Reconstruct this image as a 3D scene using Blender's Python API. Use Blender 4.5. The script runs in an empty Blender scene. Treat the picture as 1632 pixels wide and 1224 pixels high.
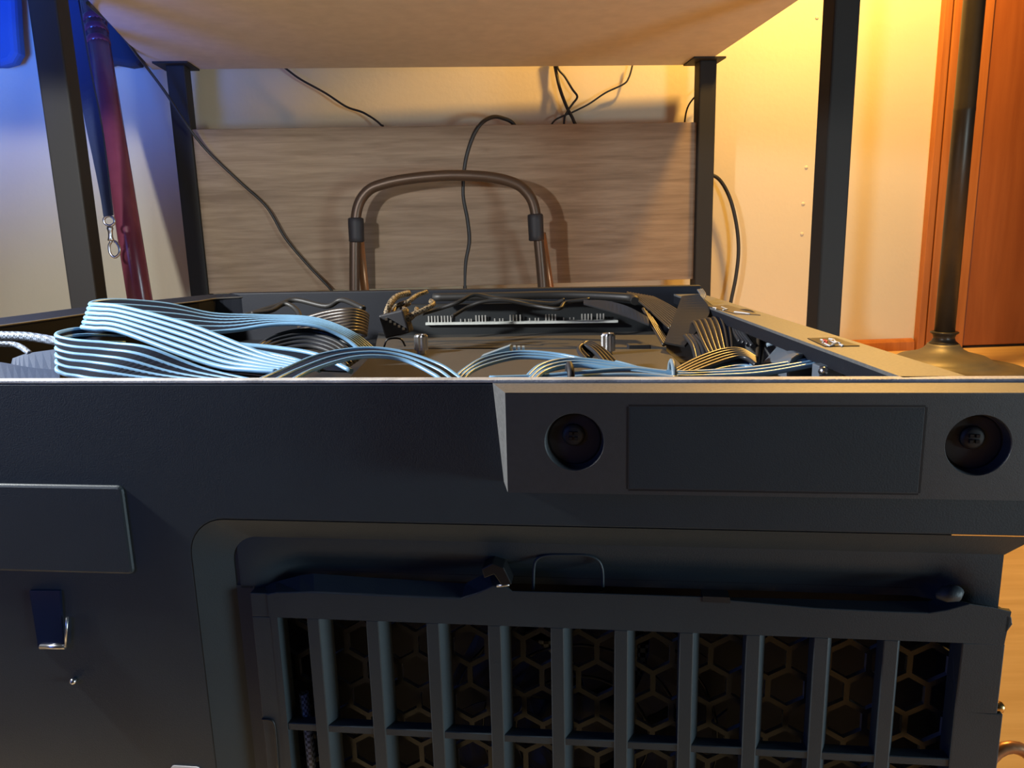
import bpy, bmesh, math, random
from mathutils import Vector, Matrix, noise
random.seed(7)
SC = bpy.context.scene
COL = SC.collection

# ------------------------------------------------------------------ camera
F_PX = 1190.0
PITCH = math.radians(11.4)
ROLL = math.radians(1.45)
CZ = 0.295
FW = Vector((0, math.cos(PITCH), -math.sin(PITCH)))
R0 = Vector((1, 0, 0))
U0 = R0.cross(FW)
RT = R0 * math.cos(ROLL) - U0 * math.sin(ROLL)
UP = R0 * math.sin(ROLL) + U0 * math.cos(ROLL)
EYE = Vector((0, 0, CZ))
cam = bpy.data.cameras.new('camera')
cam.sensor_width = 36.0
cam.lens = F_PX / 1632.0 * 36.0
cam.clip_start = 0.02
co = bpy.data.objects.new('camera', cam)
COL.objects.link(co)
m = Matrix((RT, UP, -FW)).transposed().to_4x4()
m.translation = EYE
co.matrix_world = m
SC.camera = co

# ------------------------------------------------------------------ world, lamps, exposure
SC.view_settings.view_transform = 'Standard'
SC.view_settings.look = 'None'
SC.view_settings.gamma = 1.0
SC.view_settings.use_curve_mapping = False
SC.view_settings.exposure = 0.0
w = bpy.data.worlds.new('room_ambient')
SC.world = w
w.use_nodes = True
bg = w.node_tree.nodes['Background']
bg.inputs[0].default_value = (0.85, 0.88, 1.0, 1)
bg.inputs[1].default_value = 0.012


def lamp(kind, name, loc, energy, color, size=0.05, target=None, angle=None, blend=0.2):
    d = bpy.data.lights.new(name, kind)
    d.energy = energy
    d.color = color
    if kind == 'AREA':
        d.shape = 'DISK'
        d.size = size
    else:
        d.shadow_soft_size = size
    if kind == 'SPOT':
        d.spot_size = math.radians(angle)
        d.spot_blend = blend
    o = bpy.data.objects.new(name, d)
    COL.objects.link(o)
    o.location = loc
    if target is not None:
        o.rotation_euler = (Vector(target) - Vector(loc)).to_track_quat('-Z', 'Y').to_euler()
    return o


# bulb of the floor lamp at the right, under its shade
lamp('SPOT', 'floor_lamp_bulb', (0.70, 1.41, 1.27), 84, (1.0, 0.55, 0.125), 0.05, target=(0.70, 1.41, 0.0), angle=132, blend=0.35)
# cold white work light standing to the left of the computer, unseen, its cone pointing down
lamp('SPOT', 'work_light', (-0.50, 0.328, 0.47), 25, (0.96, 0.96, 0.94), 0.02, target=(-0.515, 0.363, 0.0), angle=178, blend=0.05)
# added blue spot imitating blue lens flare at the left; no lamp stands there
lamp('SPOT', 'blue_flare_fill', (-0.84, 0.66, 0.42), 95, (0.02, 0.16, 1.0), 0.15, target=(-1.06, 1.3, 1.04), angle=104, blend=1.0)
# added dim blue fill far to the left in front, no screen there
lamp('AREA', 'blue_fill', (-1.1, -0.4, 0.50), 2.2, (0.10, 0.24, 1.0), 0.4, target=(-0.2, 0.3, 0.15))
# cool light from an unseen source on the right in front of the computer
lamp('AREA', 'cool_side_light', (1.30, -0.18, 0.10), 15, (0.66, 0.88, 1.0), 0.4, target=(0.1, 0.28, 0.12))


# ------------------------------------------------------------------ helpers
def ray(u, v):
    return FW + RT * ((u - 816.0) / F_PX) - UP * ((v - 612.0) / F_PX)


def at(u, v, y):
    """world point seen at photo pixel (u, v) at depth y"""
    d = ray(u, v)
    return EYE + d * (y / d.y)


def on_z(u, v, z):
    d = ray(u, v)
    return EYE + d * ((z - CZ) / d.z)


# frame of the computer's underside: s to the right, z up, t towards the camera
PF = Vector((0, 0.281, 0))
DF = Vector((0.9926, -0.1206, 0)).normalized()
NF = Vector((-0.1206, -0.9926, 0)).normalized()
H = 0.24


def face(s, z, t=0.0):
    p = PF + DF * s + NF * t
    return Vector((p.x, p.y, z))


def on_face(u, v, t=0.0):
    d = ray(u, v)
    p0 = PF + NF * t
    p = EYE + d * ((p0 - EYE).dot(NF) / d.dot(NF))
    return ((p - PF).dot(DF), p.z)


def catmull(pts, step=8):
    P = [Vector(p) for p in pts]
    if len(P) < 3:
        return P
    out = []
    Q = [P[0] * 2 - P[1]] + P + [P[-1] * 2 - P[-2]]
    for i in range(1, len(Q) - 2):
        a, b, c, d = Q[i - 1], Q[i], Q[i + 1], Q[i + 2]
        for k in range(step):
            t = k / step
            out.append(0.5 * ((2 * b) + (c - a) * t + (2 * a - 5 * b + 4 * c - d) * t * t + (3 * b - a - 3 * c + d) * t ** 3))
    out.append(P[-1])
    return out


class MB:
    def __init__(self):
        self.v = []
        self.f = []
        self.smooth = []

    def add(self, verts, faces, smooth=False):
        n = len(self.v)
        self.v += [Vector(p) for p in verts]
        for f in faces:
            self.f.append([i + n for i in f])
            self.smooth.append(smooth)

    def hexa(self, p):  # p: 8 points, bottom 0-3 then top 4-7
        self.add(p, [(3, 2, 1, 0), (4, 5, 6, 7), (0, 1, 5, 4), (1, 2, 6, 5), (2, 3, 7, 6), (3, 0, 4, 7)])

    def box(self, x0, x1, y0, y1, z0, z1, X=None):
        p = [(x0, y0, z0), (x1, y0, z0), (x1, y1, z0), (x0, y1, z0), (x0, y0, z1), (x1, y0, z1), (x1, y1, z1), (x0, y1, z1)]
        if X:
            p = [X(*q) for q in p]
        self.hexa(p)

    def fbox(self, s0, s1, z0, z1, t0, t1):  # box in the underside frame
        self.hexa([face(s0, z0, t1), face(s1, z0, t1), face(s1, z0, t0), face(s0, z0, t0),
                   face(s0, z1, t1), face(s1, z1, t1), face(s1, z1, t0), face(s0, z1, t0)])

    def obox(self, c, ax, ay, az):  # oriented box: centre and three half-axes
        c, ax, ay, az = map(Vector, (c, ax, ay, az))
        self.hexa([c - ax - ay - az, c + ax - ay - az, c + ax + ay - az, c - ax + ay - az,
                   c - ax - ay + az, c + ax - ay + az, c + ax + ay + az, c - ax + ay + az])

    def prism(self, poly, d):  # poly: list of points, extruded by vector d
        n = len(poly)
        P = [Vector(p) for p in poly]
        d = Vector(d)
        self.add(P + [p + d for p in P],
                 [tuple(range(n - 1, -1, -1)), tuple(range(n, 2 * n))] + [(i, (i + 1) % n, n + (i + 1) % n, n + i) for i in range(n)])

    def tube(self, path, r, n=8, caps=True, closed=False, flat=None):
        P = [Vector(p) for p in path]
        k = len(P)
        T = []
        for i in range(k):
            if closed:
                a, b = P[i - 1], P[(i + 1) % k]
            else:
                a, b = P[max(0, i - 1)], P[min(k - 1, i + 1)]
            d = b - a
            T.append(d.normalized() if d.length > 1e-9 else Vector((0, 0, 1)))
        ref = Vector((0, 0, 1)) if abs(T[0].z) < 0.9 else Vector((1, 0, 0))
        nrm = (ref - T[0] * ref.dot(T[0])).normalized()
        verts = []
        for i in range(k):
            nrm = nrm - T[i] * nrm.dot(T[i])
            if nrm.length < 1e-6:
                nrm = Vector((1, 0, 0))
            nrm.normalize()
            b = T[i].cross(nrm)
            rr = r[i] if isinstance(r, (list, tuple)) else r
            for j in range(n):
                a = 2 * math.pi * j / n
                verts.append(P[i] + nrm * (math.cos(a) * rr) + b * (math.sin(a) * rr))
        faces = []
        for i in range(k if closed else k - 1):
            i2 = (i + 1) % k
            for j in range(n):
                faces.append((i * n + j, i * n + (j + 1) % n, i2 * n + (j + 1) % n, i2 * n + j))
        self.add(verts, faces, True)
        if caps and not closed:
            self.add([verts[j] for j in range(n)], [tuple(range(n - 1, -1, -1))])
            self.add([verts[(k - 1) * n + j] for j in range(n)], [tuple(range(n))])

    def lathe(self, prof, c, axis=(0, 0, 1), n=40, smooth=True, flute=0.0, flutes=0):
        ax = Vector(axis).normalized()
        ref = Vector((1, 0, 0)) if abs(ax.x) < 0.9 else Vector((0, 0, 1))
        e1 = (ref - ax * ref.dot(ax)).normalized()
        e2 = ax.cross(e1)
        verts = []
        for (r, h) in prof:
            for j in range(n):
                a = 2 * math.pi * j / n
                verts.append(Vector(c) + ax * h + (e1 * math.cos(a) + e2 * math.sin(a)) * r)
        faces = []
        for i in range(len(prof) - 1):
            for j in range(n):
                faces.append((i * n + j, i * n + (j + 1) % n, (i + 1) * n + (j + 1) % n, (i + 1) * n + j))
        self.add(verts, faces, smooth)
        self.add([verts[j] for j in range(n)], [tuple(range(n - 1, -1, -1))])
        q = (len(prof) - 1) * n
        self.add([verts[q + j] for j in range(n)], [tuple(range(n))])

    def strip(self, A, B, thick):  # a sheet between two rails, given a thickness
        n = len(A)
        N = []
        for i in range(n):
            tt = A[min(n - 1, i + 1)] - A[max(0, i - 1)]
            nn = tt.cross(B[i] - A[i])
            N.append(nn.normalized() * thick if nn.length > 1e-12 else Vector((0, 0, thick)))
        v = []
        for i in range(n):
            v += [A[i], B[i], B[i] + N[i], A[i] + N[i]]
        f = []
        for i in range(n - 1):
            for j in range(4):
                f.append((4 * i + j, 4 * i + (j + 1) % 4, 4 * i + 4 + (j + 1) % 4, 4 * i + 4 + j))
        f += [(3, 2, 1, 0), (4 * n - 4, 4 * n - 3, 4 * n - 2, 4 * n - 1)]
        self.add(v, f, False)


def wloc(o):
    p = Vector((0, 0, 0))
    while o is not None:
        p += o.location
        o = o.parent
    return p


def obj(name, mb, mat, parent=None, bevel=0.0, label=None, seg=2, kind=None):
    me = bpy.data.meshes.new(name)
    off = wloc(parent) if parent is not None else Vector((0, 0, 0))
    me.from_pydata([p - off for p in mb.v], [], mb.f)
    me.polygons.foreach_set('use_smooth', mb.smooth)
    bm = bmesh.new()
    bm.from_mesh(me)
    bmesh.ops.remove_doubles(bm, verts=bm.verts, dist=1e-6)
    bmesh.ops.recalc_face_normals(bm, faces=bm.faces)
    bm.to_mesh(me)
    bm.free()
    me.materials.append(mat)
    o = bpy.data.objects.new(name, me)
    COL.objects.link(o)
    if parent is not None:
        o.parent = parent
    if bevel:
        b = o.modifiers.new('bevel', 'BEVEL')
        b.width = bevel
        b.segments = seg
        b.limit_method = 'ANGLE'
        b.angle_limit = math.radians(40)
    if label:
        o['label'] = label
    if kind:
        o['kind'] = kind
    return o


def thing(name, loc, label, cat, group=None):
    o = bpy.data.objects.new(name, None)
    COL.objects.link(o)
    o.location = loc
    o.empty_display_size = 0.05
    o['label'] = label
    o['category'] = cat
    if group:
        o['group'] = group
    return o


def tag(o, label, cat, group=None):
    o['label'] = label
    o['category'] = cat
    if group:
        o['group'] = group
    return o


def struct(o):
    o['kind'] = 'structure'
    return o


# ------------------------------------------------------------------ materials
def mat(name, color, rough=0.5, metal=0.0, spec=0.5, bump=0.0, bscale=300.0, var=0.0, vscale=8.0, emit=None):
    M = bpy.data.materials.new(name)
    M.use_nodes = True
    nt = M.node_tree
    b = nt.nodes['Principled BSDF']
    b.inputs['Roughness'].default_value = rough
    b.inputs['Metallic'].default_value = metal
    b.inputs['Specular IOR Level'].default_value = spec
    tc = nt.nodes.new('ShaderNodeTexCoord')
    n = nt.nodes.new('ShaderNodeTexNoise')
    n.inputs['Scale'].default_value = vscale
    n.inputs['Detail'].default_value = 4
    nt.links.new(tc.outputs['Object'], n.inputs['Vector'])
    r = nt.nodes.new('ShaderNodeValToRGB')
    c = Vector(color)
    lo, hi = c * (1 - var), c * (1 + var)
    r.color_ramp.elements[0].position = 0.3
    r.color_ramp.elements[1].position = 0.7
    r.color_ramp.elements[0].color = (*lo, 1)
    r.color_ramp.elements[1].color = (*hi, 1)
    nt.links.new(n.outputs['Fac'], r.inputs['Fac'])
    nt.links.new(r.outputs['Color'], b.inputs['Base Color'])
    if bump:
        n2 = nt.nodes.new('ShaderNodeTexNoise')
        n2.inputs['Scale'].default_value = bscale
        n2.inputs['Detail'].default_value = 3
        nt.links.new(tc.outputs['Object'], n2.inputs['Vector'])
        bp = nt.nodes.new('ShaderNodeBump')
        bp.inputs['Strength'].default_value = bump
        bp.inputs['Distance'].default_value = 0.001
        nt.links.new(n2.outputs['Fac'], bp.inputs['Height'])
        nt.links.new(bp.outputs['Normal'], b.inputs['Normal'])
    return M


def wood(name, c0, c1, scale=(1.5, 20, 20), rough=0.5, bump=0.15, dist=3.0, fine=60.0):
    M = bpy.data.materials.new(name)
    M.use_nodes = True
    nt = M.node_tree
    L = nt.links.new
    b = nt.nodes['Principled BSDF']
    b.inputs['Roughness'].default_value = rough
    b.inputs['Specular IOR Level'].default_value = 0.3
    tc = nt.nodes.new('ShaderNodeTexCoord')
    mp = nt.nodes.new('ShaderNodeMapping')
    mp.inputs['Scale'].default_value = scale
    L(tc.outputs['Object'], mp.inputs['Vector'])
    n = nt.nodes.new('ShaderNodeTexNoise')
    n.inputs['Scale'].default_value = 2.2
    n.inputs['Detail'].default_value = 9
    n.inputs['Roughness'].default_value = 0.62
    n.inputs['Distortion'].default_value = dist * 0.25
    L(mp.outputs['Vector'], n.inputs['Vector'])
    n2 = nt.nodes.new('ShaderNodeTexNoise')
    n2.inputs['Scale'].default_value = fine / 10
    n2.inputs['Detail'].default_value = 6
    L(mp.outputs['Vector'], n2.inputs['Vector'])
    mx = nt.nodes.new('ShaderNodeMath')
    mx.operation = 'MULTIPLY_ADD'
    mx.inputs[1].default_value = 0.35
    L(n2.outputs['Fac'], mx.inputs[0])
    ml = nt.nodes.new('ShaderNodeMath')
    ml.operation = 'MULTIPLY'
    ml.inputs[1].default_value = 0.65
    L(n.outputs['Fac'], ml.inputs[0])
    L(ml.outputs[0], mx.inputs[2])
    r = nt.nodes.new('ShaderNodeValToRGB')
    r.color_ramp.elements[0].position = 0.36
    r.color_ramp.elements[1].position = 0.62
    r.color_ramp.elements[0].color = (*c0, 1)
    r.color_ramp.elements[1].color = (*c1, 1)
    L(mx.outputs[0], r.inputs['Fac'])
    L(r.outputs['Color'], b.inputs['Base Color'])
    bp = nt.nodes.new('ShaderNodeBump')
    bp.inputs['Strength'].default_value = bump
    bp.inputs['Distance'].default_value = 0.002
    L(mx.outputs[0], bp.inputs['Height'])
    L(bp.outputs['Normal'], b.inputs['Normal'])
    return M


def braid(name, c0, c1, scale, rough=0.45):
    M = bpy.data.materials.new(name)
    M.use_nodes = True
    nt = M.node_tree
    L = nt.links.new
    b = nt.nodes['Principled BSDF']
    b.inputs['Roughness'].default_value = rough
    tc = nt.nodes.new('ShaderNodeTexCoord')
    ch = nt.nodes.new('ShaderNodeTexChecker')
    ch.inputs['Scale'].default_value = scale
    ch.inputs['Color1'].default_value = (*c0, 1)
    ch.inputs['Color2'].default_value = (*c1, 1)
    L(tc.outputs['Object'], ch.inputs['Vector'])
    L(ch.outputs['Color'], b.inputs['Base Color'])
    bp = nt.nodes.new('ShaderNodeBump')
    bp.inputs['Strength'].default_value = 0.6
    bp.inputs['Distance'].default_value = 0.0006
    L(ch.outputs['Fac'], bp.inputs['Height'])
    L(bp.outputs['Normal'], b.inputs['Normal'])
    return M


M_WALL = mat('cream_wall_paint', (0.74, 0.65, 0.48), 0.75, bump=0.35, bscale=90, var=0.03, vscale=3, spec=0.2)
M_UNDER = mat('raw_chipboard', (0.66, 0.58, 0.48), 0.7, bump=0.12, bscale=160, var=0.05, vscale=40, spec=0.2)
M_PANEL = wood('greyed_oak', (0.20, 0.138, 0.088), (0.32, 0.235, 0.158), (1.6, 14, 26), 0.6, 0.15)
M_LEG = mat('black_desk_metal', (0.030, 0.029, 0.028), 0.6, bump=0.05, bscale=500, spec=0.2)
M_CASE = mat('black_powder_coat', (0.029, 0.035, 0.041), 0.5, bump=0.14, bscale=3200, var=0.10, vscale=400, spec=1.0)
M_PLAST = mat('black_plastic', (0.025, 0.036, 0.044), 0.55, bump=0.12, bscale=1800, var=0.06, vscale=40)
M_RIM = mat('dark_rim_steel', (0.010, 0.012, 0.018), 0.55, spec=0.25, bump=0.1, bscale=1500)
M_RAIL = mat('lit_powder_coat', (0.105, 0.110, 0.112), 0.5, bump=0.16, bscale=2600, var=0.22, vscale=700, spec=1.0)  # case paint made lighter: the lamp glare is put into its colour
M_LIP = mat('lit_lip_steel', (0.58, 0.60, 0.62), 0.36, bump=0.3, bscale=1200, var=0.3, vscale=90)  # lip colour carries the white glare of light along the edge
M_GAP_SHADE = mat('wire_gap_shade', (0.006, 0.010, 0.022), 0.8, spec=0.1)  # shade between the wires, painted as a near-black sheet
M_DARK = mat('dark_interior', (0.012, 0.012, 0.014), 0.55, var=0.1, vscale=30)
M_TRAY = mat('tray_steel', (0.065, 0.062, 0.058), 0.5, bump=0.06, bscale=900, var=0.05, vscale=30)
M_HEX = mat('vent_steel', (0.012, 0.013, 0.015), 0.35, metal=0.2)
M_EDGE = mat('glint_edge_steel', (0.45, 0.46, 0.50), 0.3, metal=0.7)  # lighter than the vent sheet: glints put into the colour
M_WIRE = mat('black_wire', (0.030, 0.032, 0.036), 0.36, spec=0.6, var=0.1, vscale=60)
M_WIREB = mat('blue_lit_wire', (0.20, 0.40, 0.62), 0.3, spec=0.7, var=0.1, vscale=60)  # black wire with the bluish sheen of light put into its colour
M_WIREG = mat('lamp_lit_wire', (0.06, 0.045, 0.03), 0.34, spec=0.6, var=0.1, vscale=60)  # black wire with the lamp's golden reflection put into its colour
M_CORD = mat('black_cord', (0.022, 0.021, 0.02), 0.5)
M_BRAID = braid('grey_braid', (0.04, 0.05, 0.07), (0.2, 0.25, 0.34), 700)
M_BRAIDG = braid('brown_braid', (0.05, 0.035, 0.02), (0.32, 0.24, 0.14), 600)
M_STEEL = mat('bright_steel', (0.62, 0.63, 0.65), 0.28, metal=1.0, bump=0.1, bscale=600)
M_BRASS = mat('brass', (0.75, 0.50, 0.2), 0.25, metal=1.0)
M_COPPER = mat('copper_brown', (0.42, 0.20, 0.09), 0.35, metal=0.5)
M_BRONZE = mat('bronzed_lamp_metal', (0.05, 0.042, 0.032), 0.38, metal=0.4, var=0.15, vscale=15)
M_PEWTER = mat('aged_pewter', (0.20, 0.18, 0.14), 0.5, metal=0.5, var=0.15, vscale=20, bump=0.06, bscale=120)
M_ORANGE = wood('orange_stained_wood', (0.36, 0.115, 0.026), (0.50, 0.18, 0.045), (14, 14, 1.0), 0.42, 0.05)
M_DOOR = wood('brown_stained_wood', (0.27, 0.075, 0.017), (0.36, 0.11, 0.028), (10, 10, 0.8), 0.45, 0.04)
M_FLOOR = wood('oak_floor', (0.62, 0.40, 0.18), (0.76, 0.53, 0.27), (2.0, 16, 1), 0.4, 0.05)
M_TUBE = mat('bronze_tube', (0.10, 0.066, 0.045), 0.42, metal=0.5, var=0.1, vscale=20)
M_GRIP = mat('black_rubber', (0.02, 0.02, 0.024), 0.6)
M_RED = mat('red_lacquer', (0.20, 0.045, 0.075), 0.25, spec=0.6, var=0.12, vscale=25)
M_STRAP = mat('navy_webbing', (0.025, 0.04, 0.10), 0.75, bump=0.4, bscale=700)
M_BAG = mat('dark_cloth', (0.03, 0.04, 0.07), 0.85, bump=0.3, bscale=400)
M_PCB = mat('circuit_board_edge', (0.55, 0.58, 0.55), 0.5, var=0.1, vscale=200)
M_PCBD = mat('circuit_board_face', (0.015, 0.018, 0.02), 0.4)
M_PIN = mat('tinned_pins', (0.75, 0.75, 0.72), 0.35, metal=0.6)
M_WHITE = mat('white_print', (0.8, 0.8, 0.8), 0.5)
M_REDP = mat('red_print', (0.6, 0.06, 0.05), 0.5)
M_STICK = mat('dark_sticker', (0.012, 0.011, 0.013), 0.3)
M_MESH = braid('fan_dust_mesh', (0.02, 0.02, 0.022), (0.55, 0.58, 0.6), 420)
M_HUB = mat('blue_grey_plastic', (0.13, 0.16, 0.20), 0.42, bump=0.08, bscale=900)
M_FLAP = mat('navy_plastic', (0.035, 0.05, 0.085), 0.5, bump=0.08, bscale=900)
M_CONN = mat('pale_blue_plug', (0.22, 0.30, 0.36), 0.45, bump=0.2, bscale=800)

# ------------------------------------------------------------------ setting: floor, wall, door
mb = MB()
mb.box(-3.0, 3.2, -1.6, 2.4, -0.02, 0.0)
struct(obj('floor', mb, M_FLOOR))


def wall_y(x):
    return 1.70 + 0.06 * x


WN = Vector((0.06, -1, 0)).normalized()   # out of the wall, to the room
WD = Vector((1, 0.06, 0)).normalized()


def wpt(x, z, out=0.0):
    return Vector((x, wall_y(x), z)) + WN * out


mb = MB()
mb.hexa([wpt(-3.0, 0), wpt(0.962, 0), wpt(0.962, 0, -0.1), wpt(-3.0, 0, -0.1),
         wpt(-3.0, 2.4), wpt(0.962, 2.4), wpt(0.962, 2.4, -0.1), wpt(-3.0, 2.4, -0.1)])
wall = struct(obj('wall_back', mb, M_WALL))
# small plaster bumps / pins left in the wall
for (u, v) in [(1285, 267), (1280, 325), (1278, 373), (1302, 28)]:
    d = ray(u, v)
    q = EYE + d * ((Vector((0, 1.70, 0)) - EYE).dot(WN) / d.dot(WN))
    mb = MB()
    mb.lathe([(0.005, -0.001), (0.004, 0.0008), (0.002, 0.0015), (0.0003, 0.0018)], q, WN, 12)
    obj('plaster_bump', mb, M_WALL, wall)
# baseboard (quarter-round strip with a ledge)
mb = MB()
mb.prism([wpt(-3.0, 0), wpt(-3.0, 0, 0.014), wpt(-3.0, 0.020, 0.012), wpt(-3.0, 0.026, 0.006), wpt(-3.0, 0.028, 0)], WD * 3.96)
struct(obj('baseboard_back', mb, M_ORANGE))
# door casing: outer bead, groove, flat board
mb = MB()
for (x0, x1, o) in [(0.958, 0.976, 0.016), (0.976, 0.981, 0.006), (0.981, 1.072, 0.013)]:
    mb.hexa([wpt(x0, 0, o), wpt(x1, 0, o), wpt(x1, 0, -0.09), wpt(x0, 0, -0.09),
             wpt(x0, 2.3, o), wpt(x1, 2.3, o), wpt(x1, 2.3, -0.09), wpt(x0, 2.3, -0.09)])
struct(obj('trim_1', mb, M_ORANGE, bevel=0.002))
mb = MB()
mb.hexa([wpt(1.074, 0.006, 0.008), wpt(1.95, 0.006, 0.008), wpt(1.95, 0.006, -0.04), wpt(1.074, 0.006, -0.04),
         wpt(1.074, 2.2, 0.008), wpt(1.95, 2.2, 0.008), wpt(1.95, 2.2, -0.04), wpt(1.074, 2.2, -0.04)])
door = struct(obj('door_1', mb, M_DOOR, bevel=0.003))
mb = MB()
mb.hexa([wpt(1.95, 0, 0.0), wpt(3.2, 0, 0.0), wpt(3.2, 0, -0.1), wpt(1.95, 0, -0.1),
         wpt(1.95, 2.4, 0.0), wpt(3.2, 2.4, 0.0), wpt(3.2, 2.4, -0.1), wpt(1.95, 2.4, -0.1)])
struct(obj('wall_right', mb, M_WALL))

# ------------------------------------------------------------------ desk
ZU = 0.635
BL = Vector((-0.706, 1.598, 0))
BR = Vector((0.421, 1.684, 0))
E1 = (BR - BL).normalized()
E2 = Vector((-E1.y, E1.x, 0))
DW = (BR - BL).length


def dk(a, b, z):  # a along the desk from its back-left corner, b towards the room
    p = BL + E1 * a - E2 * b
    return Vector((p.x, p.y, z))


desk = thing('desk', dk(DW / 2, 0.3, 0), 'desk with grey underside, black metal legs and an oak modesty panel', 'desk')
mb = MB()
mb.prism([dk(0, 0, ZU), dk(DW, 0, ZU), dk(DW, 0.66, ZU), dk(0.12, 0.66, ZU)], (0, 0, 0.026))
obj('tabletop', mb, M_UNDER, desk, bevel=0.001)
LW = 0.0180


def desk_leg(p):
    mb = MB()
    a = (p - BL).dot(E1)
    b = -(p - BL).dot(E2)
    mb.box(a - LW, a + LW, b - LW, b + LW, 0.0, ZU - 0.003, X=lambda x, y, z: dk(x, y, z))
    return mb, a, b


RL = at(299, 250, 1.565)
RR = at(1121, 250, 1.640)
FL_ = at(111, 250, 1.055)
FR_ = at(1327, 250, 1.100)
for p in (RL, RR, FL_, FR_):
    mb, a, b = desk_leg(p)
    lg = obj('leg', mb, M_LEG, desk, bevel=0.0025)
    mb = MB()
    mb.box(a - 0.036, a + 0.03, b - 0.036, b + 0.036, ZU - 0.0035, ZU, X=lambda x, y, z: dk(x, y, z))
    obj('mounting_plate', mb, M_LEG, lg)
    mb = MB()
    mb.box(a - LW - 0.001, a + LW + 0.001, b - LW - 0.001, b + LW + 0.001, 0.0, 0.006, X=lambda x, y, z: dk(x, y, z))
    obj('leg_cap', mb, M_GRIP, lg)
# modesty panel between the back legs
pa = (RL - BL).dot(E1) + LW
pb = (RR - BL).dot(E1) - LW
pby = -((RL + RR) / 2 - BL).dot(E2)
mb = MB()
mb.box(pa, pb, pby - 0.009, pby + 0.009, 0.188, 0.513, X=lambda x, y, z: dk(x, y, z))
obj('modesty_panel', mb, M_PANEL, desk, bevel=0.001)

# ------------------------------------------------------------------ computer case lying on its side
case = thing('computer_case', (-0.1, 0.46, 0), 'big black open computer case lying on its side in the foreground', 'computer')
# --- plastic base cover (the face towards the camera)
cover = MB()
SL = -0.45
SR = 0.187
ZT, ZB = 0.1805, 0.012       # recess top edge, bottom
RLx = -0.1390                 # recess left outer edge
RC = 0.016                    # corner radius


def arc(cx, cz, r, a0, a1, n=8):
    return [(cx + r * math.cos(math.radians(a0 + (a1 - a0) * i / n)), cz + r * math.sin(math.radians(a0 + (a1 - a0) * i / n))) for i in range(n + 1)]


outer = [(RLx, ZB)] + arc(RLx + RC, ZT - RC, RC, 180, 90) + [(0.2005, ZT)]
# face slab around the recess, front at t = 0
cor = arc(RLx + RC, ZT - RC, RC, 180, 90)


def fprism(poly, t0, t1, mbx):
    mbx.prism([face(s, z, t1) for s, z in poly], NF * (t0 - t1))


fprism([(SL, ZB), (RLx, ZB)] + cor + [(0.1998, ZT), (0.226, 0.196), (0.226, H - 0.0012), (SL, H - 0.0012)], -0.005, 0.0, cover)
obj('base_cover', cover, M_PLAST, case, bevel=0.0008)
# sloping bevel of the recess and its floor
rec = MB()
TI = -0.0075
inn = [(RLx + 0.0145, ZB)] + arc(RLx + 0.0145 + 0.011, ZT - 0.0105 - 0.011, 0.011, 180, 90) + [(0.187, ZT - 0.0105)]
o2 = [(RLx, ZB)] + cor + [(0.194, ZT)]
v = [face(s, z, 0) for s, z in o2] + [face(s, z, TI) for s, z in inn]
n = len(o2)
rec.add(v, [(i, i + 1, n + i + 1, n + i) for i in range(n - 1)], False)
# floor: left strip and the trough above the filter
rec.fbox(RLx + 0.0145, -0.1165, ZB, 0.1472, TI - 0.002, TI)
rec.fbox(RLx + 0.0130, -0.1165, 0.146, ZT - 0.0095, TI - 0.002, TI - 0.0004)
SS = [-0.1225, -0.117, -0.110, -0.104, -0.098, -0.093] + [-0.088 + 0.0126 * k for k in range(20)] + [0.160, 0.166, 0.172, 0.178, 0.1868]


def taper(q):
    a_ = max(0.0, min(1.0, (q + 0.117) / 0.025)) * max(0.0, min(1.0, (0.176 - q) / 0.014))
    return a_ * a_ * (3 - 2 * a_)


prof = [(ZT - 0.0105, 0.0), (0.166, -0.0006), (0.161, -0.0025), (0.157, -0.0062), (0.153, -0.0095), (0.146, -0.012)]
v = [face(q, z, TI + dt * taper(q)) for q in SS for z, dt in prof]
n = len(prof)
rec.add(v, [(a_ * n + b_, (a_ + 1) * n + b_, (a_ + 1) * n + b_ + 1, a_ * n + b_ + 1) for a_ in range(len(SS) - 1) for b_ in range(n - 1)], True)
ro = obj('filter_recess', rec, M_PLAST, case)
# thin raised lines: top of the band, thumb recess outline
mb = MB()
o3 = [(850, 940), (851, 905), (856, 891), (872, 885), (905, 884), (935, 885), (953, 893), (960, 908), (961, 935)]
mb.tube(catmull([face(*on_face(u, v, -0.0085), -0.0083) for u, v in o3], 5), 0.0006, 6)
obj('thumb_notch_outline', mb, M_PLAST, ro)
# stamped panel at the left
mb = MB()
pp = [(-0.30, 0.1545)] + arc(-0.1685, 0.1575, 0.0025, -90, 0, 4) + arc(-0.1685, 0.1925, 0.0025, 0, 90, 4) + [(-0.30, 0.195)]
fprism(pp, -0.001, 0.0016, mb)
obj('stamped_panel', mb, M_PLAST, case, bevel=0.0012)
# clip slot with its lip and a little stud
mb = MB()
sl = [on_face(50, 940, 0), on_face(98, 940, 0), on_face(104, 1030, 0), on_face(64, 1030, 0)]
fprism(sl, -0.0005, 0.0012, mb)
cl = obj('clip_slot', mb, mat('glossy_navy', (0.006, 0.010, 0.03), 0.15), case)
mb = MB()
a = on_face(64, 1031, 0.002)
b = on_face(104, 1031, 0.002)
mb.tube([face(*a, 0.0018), face(*b, 0.0018)], 0.0011, 8)
c2 = on_face(106, 985, 0.002)
mb.tube([face(*b, 0.0018), face(*c2, 0.0015)], 0.0006, 6)
obj('clip_lip', mb, M_STEEL, cl)
mb = MB()
mb.lathe([(0.0014, 0), (0.0014, 0.0025), (0.0004, 0.0032)], face(*on_face(120, 1083, 0), -0.0005), NF, 12)
obj('stud', mb, M_STEEL, case)
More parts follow.
